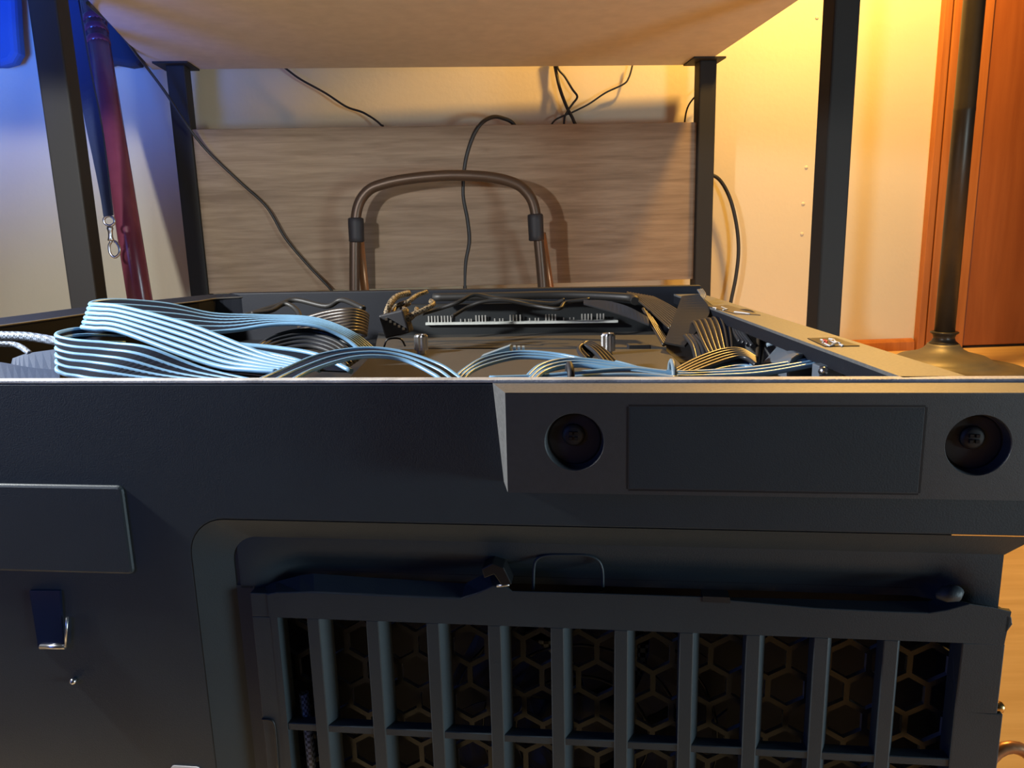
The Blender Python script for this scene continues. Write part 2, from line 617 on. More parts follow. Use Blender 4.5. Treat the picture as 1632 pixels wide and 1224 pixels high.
# white corner of a label at the bottom
mb = MB()
a = on_face(272, 1219, 0)
b = on_face(320, 1219, 0)
fprism([(a[0], 0.035), (b[0], 0.035)] + arc(b[0] - 0.002, a[1] - 0.002, 0.002, 0, 90, 3) + arc(a[0] + 0.002, a[1] - 0.002, 0.002, 90, 180, 3), 0.0, 0.0006, mb)
obj('white_label', mb, M_WHITE, case, label='white rounded label')

# --- foot bar
foot = MB()
S1 = 0.235
zt, zb = 0.2388, 0.2010
TBAR = 0.018
WELLS = (0.0243, 0.1612)
WZ, WR, WH = 0.2205, 0.0108, 0.0135
cuts = [-0.0004]
for sx in WELLS:
    cuts += [sx - WH, sx + WH]
cuts.append(S1)


def fq(a, b, z0, z1):
    foot.add([face(a, z0, TBAR), face(b, z0, TBAR), face(b, z1, TBAR), face(a, z1, TBAR)], [(0, 1, 2, 3)])


for k in range(len(cuts) - 1):
    a, b = cuts[k], cuts[k + 1]
    fq(a, b, zb, WZ - WH)
    fq(a, b, WZ + WH, zt)
    if k % 2 == 0:
        fq(a, b, WZ - WH, WZ + WH)
    else:
        sx = (a + b) / 2
        N_ = 48
        ci = [(sx + WR * math.cos(2 * math.pi * i / N_), WZ + WR * math.sin(2 * math.pi * i / N_)) for i in range(N_)]
        sq = []
        for i in range(N_):
            c_, s_ = math.cos(2 * math.pi * i / N_), math.sin(2 * math.pi * i / N_)
            q_ = max(abs(c_), abs(s_))
            sq.append((sx + WH * c_ / q_, WZ + WH * s_ / q_))
        v = [face(p[0], p[1], TBAR) for p in sq] + [face(p[0], p[1], TBAR) for p in ci]
        for (rr_, tt_) in ((0.97, TBAR - 0.0006), (0.93, TBAR - 0.0045), (0.0, TBAR - 0.0052)):
            v += [face(sx + (p[0] - sx) * rr_, WZ + (p[1] - WZ) * rr_, tt_) for p in ci]
        f = []
        for r_ in range(4):
            for i in range(N_):
                i2 = (i + 1) % N_
                f.append((r_ * N_ + i, r_ * N_ + i2, (r_ + 1) * N_ + i2, (r_ + 1) * N_ + i))
        foot.add(v, f)
fa = [face(-0.0004, zb, TBAR), face(S1, zb, TBAR), face(S1, zb - 0.002, 0), face(-0.0042, zb - 0.002, 0),
      face(-0.0004, zt, TBAR), face(S1, zt, TBAR), face(S1, zt, 0), face(-0.0075, zt, 0)]
foot.add(fa, [(3, 2, 1, 0), (1, 2, 6, 5), (2, 3, 7, 6)])
fo = obj('foot_bar', foot, M_CASE, case)
mb = MB()
mb.hexa([face(-0.0004, zt - 0.0004, TBAR), face(S1, zt - 0.0004, TBAR), face(S1, zt - 0.0004, 0), face(-0.0074, zt - 0.0004, 0)] + fa[4:])
mb.add([fa[3], fa[0], fa[4], fa[7]], [(0, 1, 2, 3)])
obj('bar_top', mb, M_RAIL, fo)  # top and left end in the lighter coat with painted-in light
# dished screw wells with cross-head screws
for sx in (0.0243, 0.1612):
    mb = MB()
    mb.lathe([(0.0098, 0.0), (0.0098, 0.0006), (0.0090, 0.0008), (0.0, 0.0008)], face(sx, WZ, TBAR - 0.0050), NF, 40)
    wl = obj('screw_well', mb, M_GRIP, fo)
    mb = MB()
    mb.lathe([(0.0042, 0), (0.0040, 0.0010), (0.0028, 0.0016), (0.0, 0.0017)], face(sx - 0.0004, 0.2222, 0.0138), NF, 20)
    sc = obj('screw', mb, M_DARK, wl)
    # cross recess ridges
    mb2 = MB()
    for k in range(4):
        a = math.radians(45 + 90 * k)
        p = face(sx - 0.0004 + 0.0014 * math.cos(a), 0.2222 + 0.0014 * math.sin(a), 0.0157)
        mb2.obox(p, DF * 0.0006, Vector((0, 0, 0.0006)), NF * 0.0005)
    o = obj('screw_cross', mb2, M_HEX, wl)
# shallow pad set in the bar: four thin grooves around it
mb = MB()
g = 0.0007
for (s0, s1, z0, z1) in [(0.0437, 0.1432, 0.2338, 0.2338 + g), (0.0437, 0.1432, 0.2031 - g, 0.2031), (0.0437 - g, 0.0437, 0.2031, 0.2338), (0.1432, 0.1432 + g, 0.2031, 0.2338)]:
    mb.fbox(s0, s1, z0, z1, 0.0175, 0.01805)
obj('pad_groove', mb, M_DARK, fo)
mb = MB()
mb.fbox(0.0437, 0.1432, 0.2031, 0.2338, 0.0175, 0.01803)
obj('rubber_pad', mb, M_PLAST, fo, bevel=0.0003)

# --- dust filter with its grid of slats
fil_top = MB()
TFR, TFB = -0.003, -0.013
topA = [(422, 933), (440, 927), (478, 917), (500, 914), (600, 921), (700, 927), (742, 930), (762, 919), (780, 912), (800, 925), (816, 941), (1000, 946), (1120, 950), (1166, 952), (1300, 955), (1400, 958), (1480, 958), (1500, 952), (1535, 958), (1575, 966), (1608, 970)]
topB = [(425, 947), (440, 944), (478, 944), (500, 944), (600, 949), (700, 953), (735, 954), (765, 944), (785, 934), (803, 934), (816, 941.5), (1000, 947), (1120, 951), (1168, 957), (1300, 969), (1400, 974), (1480, 977), (1510, 972), (1545, 962), (1580, 967), (1612, 975)]
TA = [on_face(u, v, -0.010) for u, v in topA]
TB = [on_face(u, v, TFR) for u, v in topB]
FLx, FRx, GT = -0.1165, 0.1885, 0.135
VA = [face(s, z, -0.010) for s, z in TA]
VBm = [face(s, z, TFR) for s, z in TB]
n = len(VA)
VC = [face(max(FLx, min(FRx, s)), GT, TFR) for s, z in TB]
fil_top.add(VA + VBm + VC, [(i, i + 1, n + i + 1, n + i) for i in range(n - 1)] + [(n + i, n + i + 1, 2 * n + i + 1, 2 * n + i) for i in range(n - 1)], False)
# back side of the frame and its ends
fil_top.fbox(FLx, FRx, GT, 0.146, TFB, TFR - 0.0002)
fil_top.fbox(FLx, -0.105, ZB, GT, TFB, TFR - 0.0001)
fil_top.fbox(0.173, FRx, 0.105, GT, TFB, TFR)
fil_top.fbox(0.173, FRx + 0.0022, ZB, 0.105, TFB, TFR)
fil_top.prism([face(s, z, TFR) for s, z in [(FRx - 0.001, 0.1475), (FRx + 0.0012, 0.1465), (FRx + 0.0018, 0.1435), (FRx, 0.140), (FRx - 0.001, 0.140)]], NF * -0.008)
fil = obj('dust_filter', fil_top, M_PLAST, case, bevel=0.0004)
SLT = [-0.105] + [-0.0864 + 0.02622 * k for k in range(10)]
SRT = [SLT[k + 1] - 0.0054 for k in range(10)] + [0.173]
SLOPE = 0.0036
DEP = 0.0075
# vertical slats (each one a part), trapezoid section: wider at the back
for k in range(10):
    x0, x1 = SRT[k], SLT[k + 1]
    mb = MB()
    mb.hexa([face(x0, ZB, TFR), face(x1, ZB, TFR), face(x1 + SLOPE, ZB, TFR - DEP), face(x0, ZB, TFR - DEP),
             face(x0, GT, TFR), face(x1, GT, TFR), face(x1 + SLOPE, GT, TFR - DEP), face(x0, GT, TFR - DEP)])
    obj('slat', mb, M_PLAST, fil, bevel=0.0003, seg=1)
mb = MB()
mb.hexa([face(-0.105, ZB, TFR), face(-0.105, GT, TFR), face(-0.105 + 0.001, GT, TFR - DEP), face(-0.105 + 0.001, ZB, TFR - DEP),
         face(-0.108, ZB, TFR), face(-0.108, GT, TFR), face(-0.108, GT, TFR - DEP), face(-0.108, ZB, TFR - DEP)])
obj('slat', mb, M_PLAST, fil)
for (z0, z1) in [(0.0800, 0.0835), (0.0250, 0.0285)]:
    mb = MB()
    mb.fbox(-0.105, 0.173, z0, z1, TFR - 0.006, TFR - 0.0004)
    obj('cross_slat', mb, M_PLAST, fil, bevel=0.0003, seg=1)
# release tab, slot and bump on the filter's top edge
mb = MB()
q = [on_face(u, v, -0.003) for u, v in [(768, 905), (785, 896), (803, 903), (816, 930), (800, 932), (788, 914), (772, 920)]]
fprism(q, -0.011, -0.002, mb)
obj('release_tab', mb, M_HEX, fil, bevel=0.0004)
mb = MB()
a = on_face(792, 933, TFR)
b = on_face(812, 931, TFR)
mb.tube([face(*a, TFR + 0.0005), face(*b, TFR + 0.0005)], 0.0006, 6)
obj('tab_edge', mb, M_STEEL, fil)
mb = MB()
q = [on_face(u, v, TFR) for u, v in [(1120, 950), (1163, 952), (1164, 961), (1120, 959)]]
fprism(q, TFR - 0.006, TFR + 0.0003, mb)
obj('latch_slot', mb, M_DARK, fil)
mb = MB()
a = on_face(1508, 950, TFR)
b = on_face(1526, 948, TFR)
mb.tube([face(a[0] - 0.003, a[1] - 0.001, TFR - 0.002), face(*a, TFR - 0.0015), face(*b, TFR - 0.0015), face(b[0] + 0.002, b[1] + 0.0002, TFR - 0.003)], [0.0012, 0.003, 0.0032, 0.0018], 12)
obj('hinge_bump', mb, M_PLAST, fil)
# U-shaped thumb line at the left of the grid
mb = MB()
mb.tube(catmull([face(*on_face(u, v, TFR), TFR + 0.0001) for u, v in [(418, 1146), (430, 1147), (436, 1152), (439, 1170), (444, 1230)]], 4), 0.0006, 6)
obj('thumb_line', mb, M_DARK, fil)
# side screw and brass stand-off at the right edge
mb = MB()
mb.lathe([(0.0022, -0.002), (0.0022, 0.002), (0.0012, 0.003)], face(FRx + 0.0008, 0.1062, TFR - 0.003), DF, 12)
obj('side_screw', mb, M_BRASS, case, label='brass screw head')

# --- steel honeycomb vent behind the filter and the power supply fan
hexm = MB()
hexe = MB()
TH = -0.016
PITX = 0.0160
RH = PITX / math.sqrt(3)
rows = int(0.16 / (RH * 1.5)) + 1
for r in range(rows):
    zc = 0.131 - r * RH * 1.5
    for c in range(20):
        sc_ = -0.112 + c * PITX + (PITX / 2 if r % 2 else 0)
        if sc_ > 0.184 or zc < 0.005:
            continue
        vo, vi = [], []
        for k in range(6):
            a = math.radians(30 + 60 * k)
            vo.append((sc_ + RH * math.cos(a), zc + RH * math.sin(a)))
            vi.append((sc_ + (RH - 0.0013) * math.cos(a), zc + (RH - 0.0013) * math.sin(a)))
        v = [face(s, z, TH) for s, z in vo] + [face(s, z, TH) for s, z in vi] + [face(s, z, TH - 0.0022) for s, z in vi]
        f = []
        for k in range(6):
            k2 = (k + 1) % 6
            f.append((k, k2, 6 + k2, 6 + k))
        hexm.add(v[:12], f)
        hexe.add(v[6:], [(k, (k + 1) % 6, 6 + (k + 1) % 6, 6 + k) for k in range(6)])
hv = obj('honeycomb_vent', hexm, M_HEX, case, label='honeycomb steel vent')
obj('punched_edges', hexe, M_EDGE, hv)
psu = MB()
psu.fbox(-0.112, 0.1875, 0.008, 0.152, -0.052, -0.050)
psu.fbox(-0.112, -0.110, 0.008, 0.152, -0.05, -0.018)
psu.fbox(0.1855, 0.1875, 0.008, 0.152, -0.052, -0.0125)
psu.fbox(-0.112, 0.182, 0.150, 0.152, -0.05, -0.018)
pso = obj('power_supply', psu, M_DARK, case)
fc = (0.025, 0.072)
fan = MB()
fan.lathe([(0.02, 0), (0.02, 0.010), (0.018, 0.012), (0, 0.012)], face(fc[0], fc[1], -0.036), NF, 32)
obj('fan_hub', fan, M_GRIP, pso)
for k in range(7):
    mb = MB()
    A, B = [], []
    for i in range(7):
        rr = 0.019 + i * 0.0078
        a0 = math.radians(51.4 * k + i * 5)
        a1 = a0 + math.radians(34)
        A.append(face(fc[0] + rr * math.cos(a0), fc[1] + rr * math.sin(a0), -0.034))
        B.append(face(fc[0] + rr * math.cos(a1), fc[1] + rr * math.sin(a1), -0.026))
    mb.strip(A, B, 0.0012)
    obj('fan_blade', mb, M_GRIP, pso)
mb = MB()
mb.fbox(-0.005, 0.072, 0.088, 0.104, -0.046, -0.045)
obj('dust_mesh', mb, M_MESH, pso)
# thin wire guard
for k, rr in enumerate((0.03, 0.045, 0.06)):
    mb = MB()
    mb.tube([face(fc[0] + rr * math.cos(2 * math.pi * i / 40), fc[1] + rr * math.sin(2 * math.pi * i / 40), -0.021) for i in range(40)], 0.0007, 6, closed=True)
    obj('guard_ring', mb, M_HEX, pso)

# --- chassis: tray, walls, rails
XR0, XR1 = 0.1425, 0.1655


def fy(x):   # y of the inner edge of the front lip at x
    s = x / DF.x
    return (PF + DF * s).y


BKR = Vector((0.1655, 0.648, 0))
BKL = Vector((-0.262, 0.700, 0))
left_pts = [(-0.245, 0.702), (-0.278, 0.694), (-0.296, 0.662), (-0.318, 0.622), (-0.337, 0.585), (-0.352, 0.522), (-0.385, 0.43), (-0.44, 0.337)]
mb = MB()
ZF = 0.203
poly = [(0.1655, fy(0.1655) + 0.005), (0.1655, 0.645)] + left_pts + [(-0.44, fy(-0.44) + 0.005)]
mb.prism([(x, y, 0.178) for x, y in poly], (0, 0, ZF - 0.178))
poly = [(0.1655, fy(0.1655) + 0.062), (0.1655, 0.645)] + left_pts[:-1] + [(-0.44, fy(-0.44) + 0.062)]
mb.prism([(x, y, 0.0) for x, y in poly], (0, 0, 0.177))
obj('chassis', mb, M_DARK, case)
# front lip of the opening
mb = MB()
mb.fbox(SL, 0.226, H - 0.0012, H, -0.0055, 0.0)
mb.fbox(SL, 0.226, 0.2, H - 0.0012, -0.0057, -0.0052)
obj('front_lip', mb, M_LIP, case, bevel=0.0004)
# right rail with its inner flange
mb = MB()
mb.box(XR0, XR1, fy(0.15) + 0.004, 0.655, H - 0.0015, H)
mb.box(XR1 - 0.002, XR1, fy(0.1655) + 0.004, 0.655, 0.18, H - 0.0015)
mb.box(XR1 - 0.002, XR1, fy(0.1655) + 0.07, 0.655, 0.0, 0.18)
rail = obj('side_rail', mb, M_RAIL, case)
mb = MB()
mb.box(XR0, XR0 + 0.0012, fy(0.15) + 0.004, 0.655, H - 0.008, H - 0.0015)
obj('rail_flange', mb, M_RIM, rail)
# rear lip
mb = MB()
d = (BKL - BKR)
nrm = Vector((d.y, -d.x, 0)).normalized()
if nrm.y < 0:
    nrm = -nrm
mb.hexa([BKR, BKL, BKL + nrm * 0.012, BKR + nrm * 0.012] + [p + Vector((0, 0, 0.2468)) for p in (BKR, BKL, BKL + nrm * 0.012, BKR + nrm * 0.012)])
obj('rear_lip', mb, M_RIM, case, bevel=0.001)
# curved left rim
mb = MB()
A = catmull([Vector((x, y, 0.2465)) for x, y in left_pts], 5)
cen = Vector((0.0, 0.45, 0.2465))
IN = []
for i, p in enumerate(A):
    tt = (A[min(len(A) - 1, i + 1)] - A[max(0, i - 1)]).normalized()
    nn = Vector((-tt.y, tt.x, 0))
    if nn.dot(cen - p) < 0:
        nn = -nn
    IN.append(p + nn * (0.001 + 0.019 * min(1.0, i / 9.0)))
v, f = [], []
for a, b in zip(A, IN):
    v += [Vector((a.x, a.y, 0.02)), a, b - Vector((0, 0, 0.003)), Vector((b.x, b.y, 0.232)), Vector((b.x, b.y, 0.15))]
for i in range(len(A) - 1):
    for j in range(4):
        f.append((5 * i + j, 5 * i + j + 1, 5 * i + 6 + j, 5 * i + 5 + j))
f.append((0, 1, 2, 3, 4))
mb.add(v, f, False)
obj('curved_rim', mb, M_RIM, case)
mb = MB()
mb.tube([p - Vector((0, 0, 0.0035)) for p in IN], 0.0009, 6)
obj('rim_edge', mb, M_TRAY, case)

# tray plates
mb = MB()
mb.prism([on_z(u, v, 0.2125) for u, v in [(600, 556), (1060, 556), (1150, 640), (520, 640)]], (0, 0, -0.004))
obj('drive_plate', mb, M_TRAY, case, bevel=0.0008)
mb = MB()
mb.prism([on_z(u, v, 0.2085) for u, v in [(604, 526), (1052, 524), (1062, 553), (598, 555)]], (0, 0, -0.004))
obj('rear_plate', mb, M_TRAY, case)
# little latch at the right of the plate
mb = MB()
c = at(1018, 553, 0.53)
mb.obox(c, (0.008, 0, 0), (0, 0.004, 0), (0, 0, 0.0022))
obj('plate_latch', mb, M_GRIP, case, bevel=0.0006)
mb = MB()
mb.tube(catmull([at(u, v, 0.55) for u, v in [(612, 553), (618, 541), (638, 540), (646, 552)]], 4), 0.0007, 6)
obj('wire_clip', mb, M_HEX, case)


def thumb_screw(u, v0, v1, y):
    top = at(u, v0, y)
    bot = at(u, v1, y)
    h = (top - bot).length
    mb = MB()
    n = 24
    prof = [(0.0032, 0.0), (0.0032, h * 0.22), (0.0046, h * 0.25), (0.0046, h * 0.9), (0.0040, h), (0.0018, h), (0.0016, h - 0.001), (0, h - 0.001)]
    verts, faces = [], []
    for (r, hh) in prof:
        for j in range(n):
            a = 2 * math.pi * j / n
            rr = r * (1.07 if j % 2 else 0.95) if r > 0.004 else r
            verts.append(Vector((bot.x + rr * math.cos(a), bot.y + rr * math.sin(a), bot.z + hh)))
    for i in range(len(prof) - 1):
        for j in range(n):
            faces.append((i * n + j, i * n + (j + 1) % n, (i + 1) * n + (j + 1) % n, (i + 1) * n + j))
    mb.add(verts, faces)
    return obj('thumb_screw', mb, M_STEEL, case, label='knurled steel thumb screw')


thumb_screw(672, 533, 566, 0.527)
thumb_screw(969, 531, 568, 0.505)
# circuit board strip with its soldered pins at the back
pl = at(678, 516, 0.655)
pr = at(985, 512, 0.640)
mb = MB()
mb.hexa([pl - Vector((0, 0, 0.0012)), pr - Vector((0, 0, 0.0012)), pr + Vector((0, 0.012, -0.0012)), pl + Vector((0, 0.012, -0.0012)),
         pl + Vector((0, 0, 0.0008)), pr + Vector((0, 0, 0.0008)), pr + Vector((0, 0.012, 0.0008)), pl + Vector((0, 0.012, 0.0008))])
bd = obj('circuit_board', mb, M_PCB, case)
mb = MB()
mb.hexa([pl + Vector((-0.03, 0.004, -0.02)), pr + Vector((0.03, 0.004, -0.02)), pr + Vector((0.03, 0.02, -0.02)), pl + Vector((-0.03, 0.02, -0.02)),
         pl + Vector((-0.03, 0.008, 0.016)), pr + Vector((0.03, 0.008, 0.016)), pr + Vector((0.03, 0.02, 0.016)), pl + Vector((-0.03, 0.02, 0.016))])
obj('board_back', mb, M_PCBD, bd)
mb = MB()
pins = [683, 688, 693, 698, 704, 709, 714, 719, 760, 765, 770, 775, 815, 820, 825, 831, 872, 877, 882, 887, 929, 934, 939, 944, 953, 958, 963]
for u in pins:
    tt = (u - 678) / (985 - 678)
    p = pl.lerp(pr, tt)
    mb.obox(p + Vector((0, 0.003, 0.0035)), (0.00055, 0, 0), (0, 0.0005, 0), (0, 0, 0.0030))
for u in [735, 742, 748, 752, 790, 798, 803, 846, 855, 860, 900, 910, 916]:
    tt = (u - 678) / (985 - 678)
    p = pl.lerp(pr, tt)
    mb.obox(p + Vector((0, 0.003, 0.0022)), (0.0005, 0, 0), (0, 0.0005, 0), (0, 0, 0.0013))
obj('solder_pins', mb, M_PIN, bd, kind='stuff')
# stickers on the right rail
for (pts, nm) in [([(1287, 539), (1330, 538), (1370, 551), (1315, 552)], 1), ([(1128, 488), (1160, 486), (1212, 502), (1172, 500)], 2)]:
    mb = MB()
    P = [on_z(u, v, H + 0.0003) for u, v in pts]
    mb.prism([p - Vector((0, 0, 0.0003)) for p in P], (0, 0, 0.0004))
    st = obj('sticker', mb, M_STICK, rail, label='dark sticker with a white emblem' if nm == 1 else 'dark sticker with pale print')
    mb = MB()
    if nm == 1:
        rows_ = [[(1308, 541), (1314, 543), (1311, 546)], [(1321, 540), (1330, 541), (1323, 544), (1334, 546), (1326, 549)], [(1314, 547), (1322, 551), (1330, 550)],
                 [(1328, 541), (1333, 545), (1339, 547)], [(1338, 549), (1344, 550), (1341, 551)]]
    else:
        rows_ = [[(1136, 490), (1142, 491), (1140, 493)], [(1150, 489), (1160, 493), (1152, 494)], [(1170, 497), (1182, 498), (1195, 500)]]
    for rw in rows_:
        mb.tube([on_z(u, v, H + 0.0006) for u, v in rw], 0.0004, 5)
    obj('emblem', mb, M_WHITE, st)
    if nm == 1:
        mb = MB()
        mb.tube([on_z(u, v, H + 0.0008) for u, v in [(1313, 542), (1318, 544), (1317, 547)]], 0.0006, 5)
        obj('emblem_tongue', mb, M_REDP, st)
# blue-grey hub with rounded top near the right rail
hm = bmesh.new()
for (u, v, y) in [(1216, 577, 0.405), (1240, 549, 0.42), (1252, 546, 0.42), (1276, 547, 0.425), (1303, 562, 0.37), (1271, 564, 0.355), (1262, 570, 0.352), (1258, 578, 0.35), (1300, 580, 0.37)]:
    p = at(u, v, y)
    hm.verts.new(p)
    hm.verts.new((p.x, p.y, 0.205))
bmesh.ops.convex_hull(hm, input=hm.verts)
hb = MB()
hm.verts.ensure_lookup_table()
hm.verts.index_update()
hb.add([vv.co.copy() for vv in hm.verts], [tuple(x.index for x in ff.verts) for ff in hm.faces])
hm.free()
hub = obj('fan_hub_box', hb, M_HUB, case, bevel=0.0015)
mb = MB()
mb.tube([at(1222, 550, 0.43), at(1240, 545, 0.43), at(1268, 541, 0.44)], 0.0012, 6)
obj('hub_plug', mb, M_CONN, hub)
# small latch below the rail
mb = MB()
c = at(1318, 594, 0.335)
mb.obox(c, (0.0055, 0, 0), (0, 0.004, 0), (0, 0, 0.004))
obj('rail_latch', mb, M_HUB, case, bevel=0.0006)
mb = MB()
mb.lathe([(0.0018, 0), (0.0018, 0.003), (0.0006, 0.0036)], at(1310, 592, 0.328), (0, -1, 0.3), 10)
obj('latch_screw', mb, M_STEEL, case)
# two grey plastic flaps at the far left of the tray
for rails in ([(20, 571, .40), (45, 563, .40), (92, 556, .40)], [(12, 600, .37), (45, 600, .37), (95, 600, .37)]), \
        ([(-40, 574, .355), (0, 577, .355), (45, 585, .352), (95, 590, .35)], [(-40, 612, .33), (0, 612, .33), (45, 612, .33), (95, 612, .33)]):
    mb = MB()
    mb.strip(catmull([at(*q) for q in rails[0]], 4), catmull([at(*q) for q in rails[1]], 4), 0.0015)
    obj('plastic_flap', mb, M_FLAP, case)


# ------------------------------------------------------------------ cables inside the case
def ribbon(name, label, A, B, n, r, material, step=8, seg=8):
    """flat cable of n wires between two rails of (u, v, depth)"""
    PA = catmull([at(*q) for q in A], step)
    PB = catmull([at(*q) for q in B], step)
    base = (PA[0] + PB[0]) / 2
    t = thing(name, base, label, 'cable')
    mb = MB()
    mb.strip(PA, PB, min(0.0007, r * 0.5))
    obj('gap_shade', mb, M_GAP_SHADE, t)  # dark sheet standing in for shade in the wire gaps
    for k in range(n):
        f = k / (n - 1) if n > 1 else 0.5
        mb = MB()
        mb.tube([a.lerp(b, f) for a, b in zip(PA, PB)], r, seg)
        obj('wire', mb, material, t)
    return t


def cord(name, label, pts, r, material, step=8, cat='cable', parent=None):
    P = catmull([at(*q) for q in pts], step)
    mb = MB()
    mb.tube(P, r, 8)
    o = obj(name, mb, material, parent)
    if parent is None:
        tag(o, label, cat)
    return o


RA = [(600, 560, .445), (560, 530, .45), (500, 508, .46), (420, 504, .46), (340, 501, .45), (270, 486, .44), (200, 479.5, .425), (160, 480, .412), (144, 485, .402), (160, 486, .394), (200, 491, .388), (300, 518, .375), (380, 549, .36), (430, 568, .35), (490, 582, .34)]
RB = [(583, 566, .415), (548, 538, .42), (500, 519, .42), (440, 517, .42), (370, 527, .415), (310, 530, .405), (240, 524, .395), (170, 518, .385), (132, 521, .376), (150, 524, .371), (190, 528, .366), (280, 561, .352), (350, 584, .342), (405, 590, .334), (440, 592, .33)]
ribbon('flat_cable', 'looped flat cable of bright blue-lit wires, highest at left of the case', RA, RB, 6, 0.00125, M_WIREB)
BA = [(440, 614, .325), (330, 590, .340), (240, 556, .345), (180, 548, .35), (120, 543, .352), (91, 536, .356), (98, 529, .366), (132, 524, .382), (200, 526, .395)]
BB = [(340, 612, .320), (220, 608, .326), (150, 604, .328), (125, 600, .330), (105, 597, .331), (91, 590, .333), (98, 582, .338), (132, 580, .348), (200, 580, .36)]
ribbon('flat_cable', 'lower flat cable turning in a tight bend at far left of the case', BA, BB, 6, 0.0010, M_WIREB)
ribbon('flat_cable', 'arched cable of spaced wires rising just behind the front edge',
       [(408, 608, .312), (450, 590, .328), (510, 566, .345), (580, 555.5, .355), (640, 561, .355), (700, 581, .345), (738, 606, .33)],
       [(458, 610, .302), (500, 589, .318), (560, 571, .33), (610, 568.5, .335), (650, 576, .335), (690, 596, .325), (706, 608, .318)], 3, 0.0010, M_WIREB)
ribbon('flat_cable', 'thin pale pair of wires passing under the arched cable',
       [(372, 549, .385), (440, 555, .38), (505, 566, .37), (560, 592, .355)], [(372, 554, .38), (420, 563, .375), (470, 574, .365), (510, 590, .355)], 2, 0.0014, M_WIREB)
ribbon('flat_cable', 'black flat cable bending up inside the blue-lit loop',
       [(400, 560, .40), (440, 536, .42), (490, 527, .43), (540, 540, .425), (575, 570, .415)], [(380, 580, .38), (440, 560, .40), (490, 552, .405), (530, 562, .40), (555, 585, .395)], 5, 0.0015, M_WIRE)
ribbon('flat_cable', 'black flat cable running level below the blue-lit loop',
       [(230, 560, .40), (320, 566, .40), (400, 572, .39), (480, 596, .37)], [(180, 592, .36), (280, 596, .36), (380, 600, .355), (440, 606, .35)], 5, 0.0017, M_WIRE)
ribbon('flat_cable', 'gold-glinting stack of wires bent back beside the braided cluster',
       [(470, 512, .53), (520, 498, .525), (555, 493.5, .52), (577, 497, .527), (586, 503, .545), (580, 508, .565)],
       [(490, 548, .47), (538, 533, .475), (562, 527.5, .478), (577, 529, .488), (583, 533, .505), (578, 536, .52)], 8, 0.0014, M_WIREG)
# faint black leads at the back left
cord('cable', 'black lead curling along the rear rim, left of the gold stack', [(380, 506, .60), (440, 488, .62), (470, 478, .63), (520, 488, .62), (545, 478, .62), (580, 492, .60)], 0.0022, M_CORD)
cord('cable', 'second black lead lying before the left rear rim', [(400, 500, .58), (432, 495, .59), (455, 484, .60), (475, 497, .59), (480, 520, .56)], 0.002, M_CORD)

# cluster of braided leads around a black plug
pl_c = at(632, 515, 0.545)
plug = thing('power_plug', (pl_c.x, pl_c.y, pl_c.z - 0.012), 'black plug block with gold-braided leads at back of the tray', 'plug')
mb = MB()
mb.obox(pl_c, (0.009, -0.001, 0.002), (0.001, 0.007, 0), (-0.002, 0, 0.0085))
obj('plug_body', mb, M_GRIP, plug, bevel=0.0012)
for k in range(5):
    mb = MB()
    q = pl_c + Vector((-0.006 + 0.003 * k, -0.0075, 0.004 - 0.0018 * k))
    mb.obox(q, (0.0009, 0, 0), (0, 0.0012, 0), (0, 0, 0.0009))
    obj('plug_pin', mb, M_STEEL, plug)
for pts, rr in [([(614, 508, .545), (620, 488, .55), (632, 473, .56), (652, 467, .57)], 0.0024),
                ([(626, 500, .55), (632, 488, .56), (650, 481, .56), (664, 471, .57), (680, 465, .58)], 0.0018),
                ([(640, 508, .54), (662, 500, .545), (683, 490, .55), (690, 484, .556), (687, 480, .56)], 0.0021),
                ([(645, 505, .545), (648, 495, .55), (640, 490, .56), (652, 484, .57)], 0.0018),
                ([(636, 512, .54), (648, 512, .54), (662, 500, .55), (664, 492, .56)], 0.0018)]:
    cord('braided_lead', None, pts, rr, M_BRAIDG, parent=plug)

# black leads along the back
cord('cable', 'thin black lead humping up before the rear lip, left of the pins', [(672, 500, .61), (700, 492, .62), (730, 482, .62), (756, 470, .63), (790, 476, .63), (830, 480, .62), (880, 484, .62), (900, 478, .62)], 0.0018, M_CORD)
cord('cable', 'thin black lead drooping along the row of pins', [(720, 505, .60), (745, 490, .61), (770, 481, .61), (805, 479, .61), (850, 487, .61), (890, 492, .60), (902, 482, .61), (940, 477, .61)], 0.0016, M_CORD)
cord('cable', 'thick black lead lying along the rear lip at right', [(690, 474, .645), (800, 472, .64), (900, 470, .64), (1000, 474, .62), (1012, 480, .60)], 0.0035, M_CORD)
PA = catmull([at(*q) for q in [(930, 478, .60), (965, 479, .59), (1000, 488, .57), (1034, 506, .55)]], 6)
PB = catmull([at(*q) for q in [(930, 484, .595), (960, 492, .58), (1000, 505, .56), (1034, 517, .54)]], 6)
mb = MB()
mb.strip(PA, PB, 0.0012)
tag(obj('flat_cable', mb, M_WIRE), 'broad shiny black band sloping down to the striped cable', 'cable')
